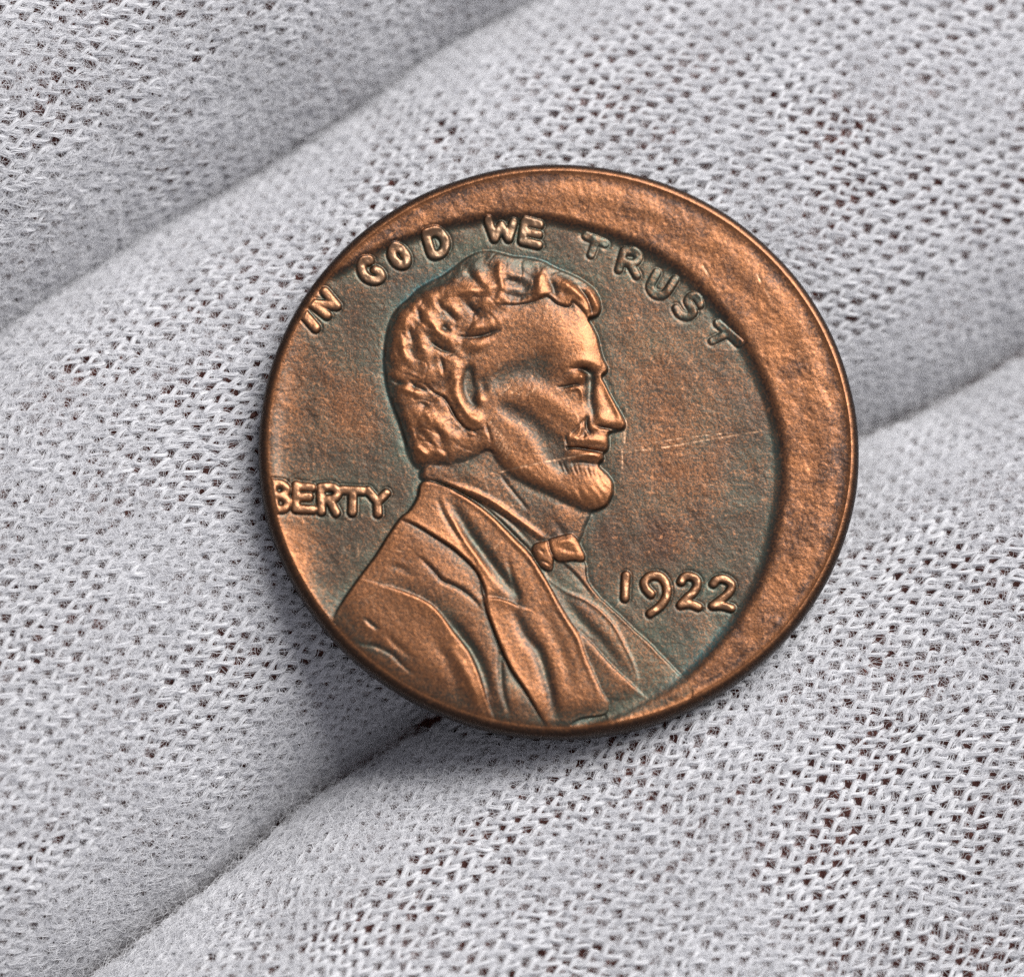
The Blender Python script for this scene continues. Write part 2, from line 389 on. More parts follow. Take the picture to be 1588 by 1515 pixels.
D += np.sin(gx * 0.42 - gy * 0.30 + 3 * vnoise(0, 0, 9, 17)) * 0.22 * blur(beard, 4) * (0.6 + vnoise(0, 0, 8, 18))
bust = np.clip(np.maximum.reduce([m_head, m_neck, m_coat, m_vest, m_shirt, m_tie]), 0, 1)
D = blur(D, 0.7)
soft_bust = blur(bust, 2.0)
Hb = Hb + D * (1 + 0.22 * blur(m_head, 2) - 0.22 * blur(m_hair, 2) + 0.35 * blur(m_coat, 2)) * sm(0.25, 0.9, soft_bust)
Hb = np.maximum(Hb, -1.0)
Hb *= 1.18
crush = 1 - 0.30 * sm(0, 1, (40 - din) / 40)                  # weaker strike towards the coin's edge
H = H - blur(bust, 3) * m_soft * (field + 13.5 - und * 0.7) * 0.9 + Hb * crush * m_soft
H = H - 3.0 * bust * np.exp(-np.clip(din, 0, None) / 5.0)
# thin outlines round the bust in the field
ring = blur(bust, 6) - blur(bust, 2)
H -= 3.0 * np.clip(ring, 0, 1) * (1 - bust) * m_soft
part[(np.maximum(m_head, m_neck) > 0.5) & (din > 9)] = 10
part[(m_hair > 0.5) & (din > 9)] = 11
part[(fill([(700, 585), (712, 572), (734, 562), (742, 580), (745, 625), (752, 650), (746, 667), (730, 668), (712, 655), (700, 625)]) > 0.5)] = 12
part[(m_shirt > 0.5) & (np.maximum(m_head, m_neck) < 0.5) & (din > 9)] = 13
part[(m_vest > 0.5) & (din > 9)] = 14
part[(m_coat > 0.5) & (din > 4)] = 15
lapel_pts = [(657, 745), (640, 790), (624, 803), (647, 815), (676, 833), (702, 850), (727, 872), (741, 889), (751, 912), (752, 926), (755, 948), (765, 975), (776, 1003),
             (792, 1037), (813, 1068), (834, 1102), (852, 1130), (890, 1118), (938, 1107), (944, 1090), (934, 1072), (921, 1042), (910, 1018), (899, 985), (886, 963), (869, 936),
             (852, 906), (837, 880), (822, 857), (797, 832), (762, 798), (727, 772), (693, 754)]
part[(fill(lapel_pts) > 0.5) & (din > 4)] = 16
part[(m_tie > 0.5)] = 17

# --- raised writing: every character is a bundle of rounded strokes
def ell(cx, cy, a, b, rot, t0=0, t1=360, n=14):
    t = np.radians(np.linspace(t0, t1, n)); c, s = math.cos(math.radians(rot)), math.sin(math.radians(rot))
    return [(cx + a * math.cos(q) * c - b * math.sin(q) * s, cy + a * math.cos(q) * s + b * math.sin(q) * c) for q in t]
L = []      # (character, strokes, half width, height)
L += [('I', [[(472, 486), (490, 506)]], 5.6, 5.2), ('N', [[(484, 469), (508, 487)], [(484, 469), (523, 472)], [(504, 450), (523, 472)]], 5.0, 5.0)]
L += [('G', [[(574, 402), (564, 404), (561, 413), (566, 425), (575, 431), (585, 432), (592, 427), (589, 420), (583, 416)]], 5.3, 6.4)]
L += [('O', [ell(620, 395, 15, 9.5, 54)], 5.4, 6.4)]
L += [('D', [[(661, 361), (677, 357), (688, 364), (692, 377), (685, 390), (672, 392), (666, 377), (661, 361)]], 5.3, 6.4)]
L += [('W', [[(758, 340), (768, 367)], [(768, 367), (778, 347)], [(778, 347), (790, 367)], [(790, 367), (797, 343)]], 4.9, 6.4)]
L += [('E', [[(815, 341), (811, 371)], [(815, 341), (838, 346)], [(813, 356), (836, 361)], [(811, 371), (836, 377)]], 4.9, 6.6)]
L += [('T', [[(910, 363), (940, 375)], [(926, 369), (918, 392)]], 4.2, 3.6)]
L += [('R', [[(969, 386), (961, 415)], [(969, 386), (985, 388), (992, 397), (984, 405), (967, 403)], [(978, 405), (989, 424)]], 4.2, 4.0)]
L += [('U', [[(1020, 420), (1010, 440), (1016, 452), (1028, 455), (1037, 448), (1048, 431)]], 4.6, 4.4)]
L += [('S', [[(1087, 470), (1083, 460), (1074, 456), (1068, 464), (1074, 474), (1077, 482), (1068, 488), (1056, 484), (1050, 475)]], 4.2, 4.8)]
L += [('T', [[(1114, 498), (1148, 530)], [(1130, 514), (1106, 526)]], 4.0, 2.8)]
L += [('B', [[(423, 748), (427, 788)], [(423, 749), (438, 749), (445, 757), (439, 766), (425, 767)], [(438, 767), (447, 776), (441, 787), (427, 788)]], 4.6, 5.0)]
L += [('E', [[(460, 750), (459, 787)], [(460, 751), (484, 754)], [(460, 768), (480, 768)], [(459, 787), (486, 788)]], 4.8, 6.2)]
L += [('R', [[(498, 753), (499, 791)], [(498, 753), (516, 753), (525, 762), (516, 772), (500, 772)], [(511, 772), (522, 793)]], 4.8, 6.2)]
L += [('T', [[(531, 757), (564, 759)], [(548, 759), (547, 792)]], 5.0, 6.2)]
L += [('Y', [[(571, 758), (586, 776)], [(600, 762), (586, 776)], [(586, 776), (587, 794)]], 4.6, 6.2)]
L += [('1', [[(972, 890), (970.5, 925)]], 4.6, 7.0)]
L += [('9', [[(1011, 919), (1003, 910), (1001, 900), (1010, 891), (1024, 891), (1034, 902), (1036, 919), (1027, 936), (1010, 949)]], 4.4, 7.0)]
L += [('2', [[(1058, 900), (1062, 893), (1071, 891), (1081, 896), (1083, 905), (1077, 916), (1065, 927), (1057, 936)], [(1057, 936), (1071, 934), (1085, 939)]], 4.3, 7.0)]
L += [('2', [[(1108, 903), (1113, 897), (1122, 895), (1133, 900), (1136, 908), (1130, 919), (1118, 929), (1107, 937)], [(1107, 937), (1121, 937), (1136, 941)]], 4.3, 7.0)]
Hl = np.zeros((GH, GW)); moat = np.zeros((GH, GW)); letter_id = np.zeros((GH, GW), int)
for k, (ch, strokes, r, amp) in enumerate(L):
    for st in strokes:
        sl, d, s, t = dist(st, 20)
        Hl[sl] = np.maximum(Hl[sl], amp * np.sqrt(np.clip(1 - (d / (r * 1.2 + 1.2)) ** 3, 0, 1)))
        moat[sl] = np.maximum(moat[sl], np.exp(-((d - r - 3.5) / 2.6) ** 2))
        letter_id[sl] = np.where(d < r + 2.0, k + 1, letter_id[sl])
weak = sm(890, 920, gx) * (gy < 545)
Hl = blur(Hl, 0.9) * (1 + 0.16 * vnoise(0, 0, 3, 21)) * (1 - weak * np.clip(0.25 + 0.6 * vnoise(0, 0, 9, 22), 0, 0.6))
H += 0.9 * Hl * sm(-3, 4, din) - 0.9 * moat * (Hl < 0.6)
part = np.where((letter_id > 0) & (din > -2), 100 + letter_id, part)

# --- scratches, dents, stains
scr_glint = np.zeros((GH, GW)); stain_shade = np.zeros((GH, GW))
skip = np.clip(0.55 + 0.9 * vnoise(0, 0, 4, 44), 0.05, 1)
def scratch_glint(pts, w, amp, depth=0.5):
    sl, d, s, t = dist(pts, 8)
    n = 0.55 + 0.45 * np.sin(t * 37 + pts[0][0]) * np.sin(t * 91 + pts[0][1])
    k = np.exp(-(d / (w * 1.25)) ** 2) * n * skip[sl]
    scr_glint[sl] = np.maximum(scr_glint[sl], amp * k); H[sl] -= depth * k
scratch_glint([(772, 731), (820, 721), (870, 711), (925, 703)], 0.9, 0.9); scratch_glint([(972, 698), (1040, 689), (1110, 677), (1195, 664)], 0.9, 0.9)
scratch_glint([(1010, 684), (1060, 676), (1130, 668)], 0.8, 0.6); scratch_glint([(974, 632), (972, 655), (970, 684)], 0.9, 1.0); scratch_glint([(966, 692), (967, 716), (964, 742), (962, 756)], 0.8, 0.9)
for q in range(6):
    x, y = 776 + q * 10, 604 + 3 * math.sin(q * 2.1)
    scratch_glint([(x, y + 7), (x + 17, y - 6)], 1.1, 0.6, 0.9)
scratch_glint([(768, 606), (773, 616)], 1.3, 0.4, 1.4)
for q in range(9):
    scratch_glint([(752 + q * 4.2, 660 + q * 5.2 + 8), (762 + q * 4.0, 660 + q * 4.6 - 6)], 1.2, 0.5, 0.7)
r2 = np.random.default_rng(5)
for q in range(120):
    a = r2.uniform(0, 2 * math.pi); rr = 440 * math.sqrt(r2.uniform(0.02, 0.97)); x, y = 868 + rr * math.cos(a), 695 + 0.95 * rr * math.sin(a)
    b = r2.uniform(-0.5, 2.2); l = r2.uniform(5, 26) * (2.2 if q % 17 == 0 else 1)
    scratch_glint([(x, y), (x + l * math.cos(b), y - l * math.sin(b))], r2.uniform(0.5, 0.9), r2.uniform(0.15, 0.6), r2.uniform(0.1, 0.4))
for x, y, w in [(1175, 425, 1.2), (1092, 412, 1.5), (1096, 417, 1.5), (1188, 448, 1.2)]:
    scratch_glint([(x, y), (x + 5, y + 11)], w, 0.9, 0.8)
for pts in ([(478, 632), (476, 626), (481, 618), (489, 616), (497, 619)], [(476, 632), (482, 639), (489, 642), (498, 640)], [(446, 571), (460, 578), (468, 588), (465, 597), (452, 603), (425, 603)],
            [(446, 748), (450, 738), (458, 732), (470, 729)], [(505, 795), (515, 801), (530, 803), (545, 799)]):
    sl, d, s, t = dist(pts, 7); stain_shade[sl] = np.maximum(stain_shade[sl], np.exp(-(d / 1.7) ** 2))
for q_ in range(70):
    x_, y_ = 868 + 430 * r2.uniform(-1, 1), 695 + 400 * r2.uniform(-1, 1)
    sl, d, s_, t_ = dist([(x_, y_), (x_ + r2.uniform(0.5, 3), y_ + r2.uniform(-2, 2))], 9); stain_shade[sl] = np.maximum(stain_shade[sl], r2.uniform(0.3, 0.9) * np.exp(-(d / r2.uniform(0.9, 2.2)) ** 2))
H += und3 * 0.16
scr_glint = np.maximum(scr_glint, 0.26 * sm(3.2, 6.2, Hl) * (1 - 0.85 * weak))  # letter tops: a pale highlight painted into the colour, no scratches here

# --- toning: rubbed copper on what stands proud, grey-green in the sheltered parts
hi = H - blur(H, 20)
hi2 = H - blur(H, 6)
inb = blur(bust, 3)
wear = 0.5 + 0.105 * hi + 0.10 * hi2
rel = Hb * crush
tone = np.zeros((GH, GW))
def blob(x, y, rx, ry, a, amp):
    c, q = math.cos(math.radians(a)), math.sin(math.radians(a))
    u_ = (gx - x) * c - (gy - y) * q; v_ = (gx - x) * q + (gy - y) * c
    tone[:] += amp * np.exp(-((u_ / rx) ** 2 + (v_ / ry) ** 2) ** 1.4)
for b_ in [(812, 572, 40, 18, 8, -0.34), (838, 588, 22, 14, 0, -0.2),  (895, 722, 24, 9, 0, -0.22),
           (914, 600, 9, 26, 0, -0.5), (730, 600, 11, 30, 0, -0.4), (765, 600, 20, 16, 0, -0.3), (740, 735, 50, 26, -25, -0.25), (830, 790, 60, 22, -32, -0.25), (805, 438, 26, 34, 0, -0.45),
           (860, 448, 9, 22, 0, -0.25), (735, 412, 30, 14, 20, -0.35), (710, 425, 30, 12, 30, -0.3), (625, 640, 10, 60, 12, -0.3), (732, 482, 14, 10, 0, -0.3), (690, 490, 14, 10, 0, -0.2),
           (905, 958, 30, 60, 35, -0.18), (880, 900, 24, 18, -30, -0.3), (770, 872, 13, 75, 33, -0.36), (836, 1020, 12, 75, 20, -0.36), (728, 1005, 12, 62, 28, -0.36), (780, 1070, 12, 50, 5, -0.34), (690, 895, 40, 8, -28, -0.2), (600, 1010, 48, 9, -22, -0.32), (577, 967, 14, 5, -38, -0.35),
           (900, 530, 40, 34, 0, 0.16), (870, 640, 34, 20, -25, 0.14), (925, 760, 26, 18, 0, 0.2), (820, 720, 40, 18, -32, 0.14), (735, 650, 14, 12, 0, 0.2), (680, 640, 30, 40, 20, 0.06),
           (640, 1000, 80, 60, -35, 0.1), (860, 1000, 26, 90, 28, 0.1)]:
    blob(*b_)
tone -= 0.42 * blur(hollow, 4)
wear_b = 0.20 + sm(3.0, 12.0, rel) * 0.30 + 0.080 * hi + 0.11 * hi2 + tone - 0.42 * low_edge + 0.16 * blur(m_neck * (1 - m_head), 5) * (1 + vnoise(0, 0, 12, 43))
fieldtone = 0.01 + 0.18 * vnoise(0, 0, 30, 31) + 0.10 * vnoise(0, 0, 9, 32)
# patches of warmer metal in the open field, greener beside the relief and the die's edge
edge_die = np.exp(-((m_wide - 0.72) / 0.22) ** 2) * die * np.clip(0.75 + 0.7 * vnoise(0, 0, 20, 42), 0.15, 1)
near = np.clip(blur(bust, 16) * 1.6 * (1 + 0.5 * vnoise(0, 0, 14, 41)), 0, 1) * (1 - inb)
near_l = np.clip(blur((letter_id > 0) * 1.0, 12) * 1.6, 0, 1)
warm = np.exp(-((gx - 1050) / 95) ** 2 - ((gy - 660) / 150) ** 2) * 0.36 + np.exp(-((gx - 540) / 55) ** 2 - ((gy - 650) / 75) ** 2) * 0.46 + np.exp(-((gx - 458) / 38) ** 2 - ((gy - 860) / 75) ** 2) * 0.75 + np.exp(-((gx - 450) / 30) ** 2 - ((gy - 640) / 120) ** 2) * 0.35
field_w = fieldtone + warm * (1 - near * 0.6)
cres_w = 0.53 + 0.30 * np.exp(-((gx - 1205) / 30) ** 2 - ((gy - 545) / 45) ** 2) + 0.2 * np.exp(-((gx - 900) / 50) ** 2 - ((gy - 295) / 20) ** 2) + 0.28 * vnoise(0, 0, 26, 33) + 0.20 * vnoise(0, 0, 8, 34) - 0.35 * np.exp(-((din - 11) / 5) ** 2)
cres_w -= 0.40 * sm(0.25, 0.6, m_wide)
wear = cres_w * (1 - m_soft) + m_soft * (field_w * (1 - inb) + wear_b * inb)
wear += 0.55 * np.exp(-(np.clip(din, 0, None) / 3.5) ** 2)
grey_l = (gy < 545) * (gx > 545)
wear += sm(1.2, 5.5, Hl) * (0.80 - 0.42 * grey_l - 0.1 * weak)
wear = np.clip(wear, 0, 1)
green = m_soft * np.clip(0.24 + 0.85 * near + 0.65 * near_l + 0.95 * edge_die + 0.22 * vnoise(0, 0, 18, 35) + sm(880, 1080, gy) * sm(900, 1000, gx) * 0.55, 0, 1) * (1 - 0.75 * sm(0.2, 0.7, wear))
green = np.maximum(green, (1 - 0.75 * blur(m_neck, 4)) * inb * np.clip(1 - sm(2.0, 7.5, rel + 0.8 * hi + 4 * np.minimum(tone, 0) - 5 * low_edge), 0, 1) * 0.8)
blue = np.clip(np.exp(-((blur(bust, 5) - 0.30) / 0.20) ** 2), 0, 1) * (sm(0.2, 0.7, np.exp(-((gx - 660) / 70) ** 2 - ((gy - 440) / 45) ** 2)) + 0.8 * np.exp(-((gx - 830) / 60) ** 2 - ((gy - 410) / 25) ** 2) + 0.45 * np.exp(-((gx - 605) / 25) ** 2 - ((gy - 570) / 90) ** 2))
blue += edge_die * np.exp(-((gx - 1110) / 80) ** 2 - ((gy - 1020) / 70) ** 2) * 0.9
blue += edge_die * 0.30 * sm(1000, 1150, gx) + 0.30 * near * (1 - 0.6 * sm(900, 980, gx)) * sm(0.2, 0.5, vnoise(0, 0, 25, 36) + 0.3)
blue = np.clip(blue, 0, 1)

# --- mesh: concentric map of the square to the coin's disc, sampled from the height map
N = 760
q = np.linspace(-1, 1, N + 1); A, B = np.meshgrid(q, q)
big = np.abs(A) >= np.abs(B)
with np.errstate(divide='ignore', invalid='ignore'):
    r_ = np.where(big, A, B); ph = np.where(big, (math.pi / 4) * (B / A), (math.pi / 2) - (math.pi / 4) * (A / B))
ph = np.nan_to_num(ph)
uu, vv = r_ * np.cos(ph), r_ * np.sin(ph)
def disc_px(u, v):
    c, s = math.cos(LT), math.sin(LT)
    return LC[0] + LA * u * c - LB * v * s, LC[1] + LA * u * s + LB * v * c
px, py = disc_px(uu, vv)

def samp(M, x, y):
    x = np.clip(x - X0, 0, GW - 1.001); y = np.clip(y - Y0, 0, GH - 1.001)
    i, j = x.astype(int), y.astype(int); a, b = x - i, y - j
    return (M[j, i] * (1 - a) + M[j, i + 1] * a) * (1 - b) + (M[j + 1, i] * (1 - a) + M[j + 1, i + 1] * a) * b

COIN_C = unproj(LC[0], LC[1], 0.0); THICK = 1.5
BASE = np.array([COIN_C[0], COIN_C[1], -THICK])
P0 = unproj(px, py, 0.0)
Hz = samp(H, px, py)
V = P0.copy(); V[..., 2] = Hz * PX
V -= BASE
# normals from the height map itself, so that the parts share one continuous surface
def grid_normals(V):
    du = np.gradient(V, axis=1); dv = np.gradient(V, axis=0)
    n = np.cross(du, dv); n /= np.linalg.norm(n, axis=2, keepdims=True) + 1e-12
    return n * np.sign(n[..., 2:3] + 1e-9)
NV = grid_normals(V)
at_w, at_g, at_b, at_s, at_t = (samp(M, px, py) for M in (wear, green, blue, scr_glint, stain_shade))
cxp, cyp = (px[:-1, :-1] + px[1:, 1:]) / 2, (py[:-1, :-1] + py[1:, 1:]) / 2
fp = part[np.clip(np.round(cyp - Y0).astype(int), 0, GH - 1), np.clip(np.round(cxp - X0).astype(int), 0, GW - 1)]
idx = np.arange((N + 1) * (N + 1)).reshape(N + 1, N + 1)
quads = np.stack([idx[:-1, :-1], idx[:-1, 1:], idx[1:, 1:], idx[1:, :-1]], -1)
Vf, Nf = V.reshape(-1, 3), NV.reshape(-1, 3)
attf = {k: a.ravel() for k, a in (('wear', at_w), ('green', at_g), ('blue', at_b), ('scratch_glint', at_s), ('stain_shade', at_t))}
# orientation check: quads must face up
t0 = Vf[quads[N // 2, N // 2]]
if np.cross(t0[1] - t0[0], t0[2] - t0[0])[2] < 0: quads = quads[..., ::-1]

def coin_material():
    m = bpy.data.materials.new('toned_copper'); m.use_nodes = True; nt = m.node_tree
    bs = nt.nodes['Principled BSDF']
    tc = nn(nt, 'ShaderNodeTexCoord'); mp = nn(nt, 'ShaderNodeMapping'); mp.inputs['Scale'].default_value = (1000, 1000, 1000)
    lk(nt, tc.outputs['Object'], mp.inputs['Vector'])
    def attr(n):
        a = nn(nt, 'ShaderNodeAttribute'); a.attribute_name = n; return a.outputs['Fac']
    def noise(scale, detail=3, rough=0.6):
        n = nn(nt, 'ShaderNodeTexNoise'); n.inputs['Scale'].default_value = scale; n.inputs['Detail'].default_value = detail
        n.inputs['Roughness'].default_value = rough; lk(nt, mp.outputs['Vector'], n.inputs['Vector']); return n.outputs['Fac']
    def math_(op, a, b, clamp=False):
        n = nn(nt, 'ShaderNodeMath', operation=op, use_clamp=clamp)
        for i, v in enumerate((a, b)):
            if isinstance(v, (int, float)): n.inputs[i].default_value = v
            else: lk(nt, v, n.inputs[i])
        return n.outputs[0]
    def mix(f, a, b):
        n = nn(nt, 'ShaderNodeMix', data_type='RGBA')
        if isinstance(f, (int, float)): n.inputs['Factor'].default_value = f
        else: lk(nt, f, n.inputs['Factor'])
        for s, v in (('A', a), ('B', b)):
            if isinstance(v, tuple): n.inputs[6 if s == 'A' else 7].default_value = (*v, 1)
            else: lk(nt, v, n.inputs[6 if s == 'A' else 7])
        return n.outputs[2]
    grain = noise(13.0, 2, 0.55); grain2 = noise(24.0, 2, 0.6); blot = noise(2.3, 4, 0.6); mid = noise(6.0, 4, 0.65)
    w = attr('wear')
    w = math_('ADD', w, math_('MULTIPLY', math_('SUBTRACT', grain, 0.5), 1.9))
    w = math_('ADD', w, math_('MULTIPLY', math_('SUBTRACT', mid, 0.5), 0.7))
    w = math_('MAXIMUM', w, math_('MULTIPLY', attr('scratch_glint'), 1.1), True)
    dark = mix(math_('MULTIPLY', blot, 1.0), (0.034, 0.023, 0.019), (0.090, 0.049, 0.034))
    pat = mix(grain2, (0.028, 0.034, 0.026), (0.136, 0.150, 0.112))
    patch = noise(1.1, 5, 0.65)
    g = math_('MULTIPLY', attr('green'), math_('ADD', -0.55, math_('ADD', math_('MULTIPLY', patch, 2.1), math_('MULTIPLY', mid, 0.75))), True)
    base = mix(g, dark, pat)
    base = mix(math_('MULTIPLY', attr('blue'), 0.75), base, (0.055, 0.125, 0.128))
    copper = mix(grain2, (0.150, 0.053, 0.022), (0.46, 0.195, 0.080))
    col = mix(w, base, copper)
    spk = noise(4.2, 3, 0.7)
    spots = math_('MULTIPLY', math_('SUBTRACT', spk, 0.60), 9.0, True)
    col = mix(math_('MULTIPLY', math_('MULTIPLY', spots, 0.55), math_('SUBTRACT', 1.0, attr('green'))), col, (0.62, 0.27, 0.12))
    col = mix(math_('MULTIPLY', attr('scratch_glint'), 0.85, True), col, (0.82, 0.50, 0.30))  # pale colour of scratches and of the painted letter highlight
    col = mix(math_('MULTIPLY', attr('stain_shade'), 0.75, True), col, (0.035, 0.022, 0.016))  # dark colour of stains and of the painted rim shade
    lk(nt, col, bs.inputs['Base Color'])
    bs.inputs['Metallic'].default_value = 0.9
    ro = math_('ADD', math_('SUBTRACT', 0.36, math_('MULTIPLY', w, 0.03)), math_('MULTIPLY', grain2, 0.16))
    lk(nt, math_('MULTIPLY', math_('SUBTRACT', 1.0, attr('stain_shade'), True), 0.14), bs.inputs['Coat Weight']); bs.inputs['Coat Roughness'].default_value = 0.28; bs.inputs['Coat IOR'].default_value = 1.6
    lk(nt, ro, bs.inputs['Roughness'])
    bp = nn(nt, 'ShaderNodeBump'); lk(nt, math_('ADD', 0.15, math_('MULTIPLY', blot, 0.6)), bp.inputs['Strength']); bp.inputs['Distance'].default_value = 0.000018
    h = math_('ADD', grain, math_('MULTIPLY', grain2, 0.6)); lk(nt, h, bp.inputs['Height'])
    lk(nt, bp.outputs['Normal'], bs.inputs['Normal'])
    return m
M_COIN = coin_material()

coin = empty('coin', BASE)
tag(coin, 'worn copper coin dated 1922 with an off-centre bearded bust, lying on the white glove', 'coin')
def sub(name, ids, parent):
    k = np.isin(fp, ids)
    if not k.any(): return None
    Q = quads[k]; u, inv = np.unique(Q, return_inverse=True)
    me = fast_mesh(name, Vf[u], inv.reshape(Q.shape), M_COIN, Nf[u], {n: a[u] for n, a in attf.items()})
    return link(bpy.data.objects.new(name, me), parent)
sub('field', [0], coin)
sub('blank_crescent', [1], coin)
face = sub('portrait', [10], coin)
face['label'] = 'raised bust of a bearded man in profile'
sub('hair', [11], face); sub('ear', [12], face); sub('shirt', [13], face); sub('waistcoat', [14], face)
sub('coat', [15], face); sub('lapel', [16], face); sub('bow_tie', [17], face)
for k, (ch, *_r) in enumerate(L):
    sub('digit' if ch.isdigit() else 'letter', [101 + k], coin)
# rim: the lip's faces, the rounded edge and the back
kr = fp == 2
Q = quads[kr]; u, inv = np.unique(Q, return_inverse=True); Q = inv.reshape(Q.shape)
NB = 720
th = np.linspace(0, 2 * math.pi, NB, endpoint=False)
bx_, by_ = disc_px(np.cos(th), np.sin(th))
ring0 = unproj(bx_, by_, 0.0) - BASE
ring0[:, 2] = samp(H, bx_, by_) * PX + THICK
tan = np.roll(ring0, -1, 0) - np.roll(ring0, 1, 0); out = np.stack([tan[:, 1], -tan[:, 0], 0 * th], 1); out /= np.linalg.norm(out, axis=1)[:, None]
if (out[0] @ (ring0[0] * [1, 1, 0])) < 0: out = -out
wob = 0.012 * np.sin(th * 5 + 1) + 0.008 * np.sin(th * 11 + 2) + 0.006 * np.sin(th * 23)
ep = [(0, 0.004), (0.05, -0.005), (0.11, -0.035), (0.18, -0.09), (0.24, -0.17), (0.285, -0.28), (0.305, -0.42), (0.31, -0.7), (0.31, -0.95), (0.295, -1.12), (0.26, -1.27), (0.19, -1.40), (0.08, -1.47), (-0.3, -1.5), (-5.0, -1.5)]
rings = []
for i, (dr, dz) in enumerate(ep):
    R = ring0 + out * (dr * (1 + wob[:, None] * 2))
    f = min(1.0, max(0.0, -dz / 0.5))
    R[:, 2] = ring0[:, 2] * (1 - f) + THICK * f + dz
    R[:, 2] = np.maximum(R[:, 2], 0)
    rings.append(R)
rings.append(np.repeat(np.array([[0, 0, 0.0]]), NB, 0))
RV = np.concatenate(rings); nr = len(rings)
i0 = np.arange(NB); i1 = (i0 + 1) % NB
RQ = np.concatenate([np.stack([k * NB + i0, k * NB + i1, (k + 1) * NB + i1, (k + 1) * NB + i0], 1) for k in range(nr - 1)])
t0 = RV[RQ[5 * NB]]
if np.cross(t0[1] - t0[0], t0[2] - t0[0]) @ out[0] < 0: RQ = RQ[:, ::-1]
RR = RV.reshape(nr, NB, 3)
da = np.roll(RR, -1, 1) - np.roll(RR, 1, 1); db = np.gradient(RR, axis=0)
RN = np.cross(db, da); RN /= np.linalg.norm(RN, axis=2, keepdims=True) + 1e-12
if RN[6, 0] @ out[0] < 0: RN = -RN
RN[-1] = RN[-2] = (0, 0, -1)
rw = np.array([0.85, 0.75, 0.40, 0.18, 0.06, 0.0, -0.05, -0.1, -0.1, -0.1, -0.1, 0.0, 0.0, 0.0, 0.0, 0.0])[:nr]
rim_attr = {'wear': np.repeat(rw, NB) + 0.0, 'green': np.repeat(np.full(nr, 0.05), NB), 'blue': np.zeros(nr * NB), 'scratch_glint': np.zeros(nr * NB), 'stain_shade': np.repeat(np.array([0, 0.35, 0.8, 1.0, 1.2, 1.25] + [1.3] * (nr - 6)), NB)}  # edge darkens outwards: a dark reflection painted into the colour, not dirt
nu = len(u)
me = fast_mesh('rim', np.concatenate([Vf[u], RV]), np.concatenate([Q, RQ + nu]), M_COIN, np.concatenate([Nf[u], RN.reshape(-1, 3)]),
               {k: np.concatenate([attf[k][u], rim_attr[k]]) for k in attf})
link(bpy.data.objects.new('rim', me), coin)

# ---------------------------------------------------------------- glove: three knitted fingers lying side by side
AX = math.radians(36.0)
E1 = np.array([math.cos(AX), math.sin(AX)]); E2 = np.array([math.sin(AX), -math.cos(AX)])
def crease(pts, z):
    P = unproj(np.array([p[0] for p in pts]), np.array([p[1] for p in pts]), z)[:, :2]
    s, w = P @ E1, P @ E2
    o = np.argsort(s); s, w = s[o], w[o]
    ss = np.linspace(-40, 40, 321)
    sl0 = (w[1] - w[0]) / (s[1] - s[0]) * 0.5; sl1 = (w[-1] - w[-2]) / (s[-1] - s[-2]) * 0.5
    ww = np.interp(ss, s, w); ww = np.where(ss < s[0], w[0] + (ss - s[0]) * sl0, ww); ww = np.where(ss > s[-1], w[-1] + (ss - s[-1]) * sl1, ww)
    k = np.exp(-np.linspace(-3, 3, 25) ** 2); k /= k.sum()
    wp = np.pad(ww, 12, mode='edge'); wob_ = 0.12 * np.sin(ss * 0.42 + z) + 0.04 * np.sin(ss * 1.1 + 2 * z)
    return ss, np.convolve(wp, k, 'valid') + wob_
C1 = crease([(-120, 570), (0, 497), (150, 402), (350, 268), (500, 178), (640, 90), (780, 10), (900, -60)], -5)
C2 = crease([(20, 1590), (140, 1500), (250, 1412), (400, 1296), (560, 1182), (700, 1092), (1000, 880), (1330, 668), (1450, 608), (1588, 540), (1700, 490)], -4)
SS = C1[0]
C0 = (SS, C1[1] - 19.5); C3 = (SS, C2[1] + 21.5)
tt = np.linspace(-0.994, 0.994, 900)

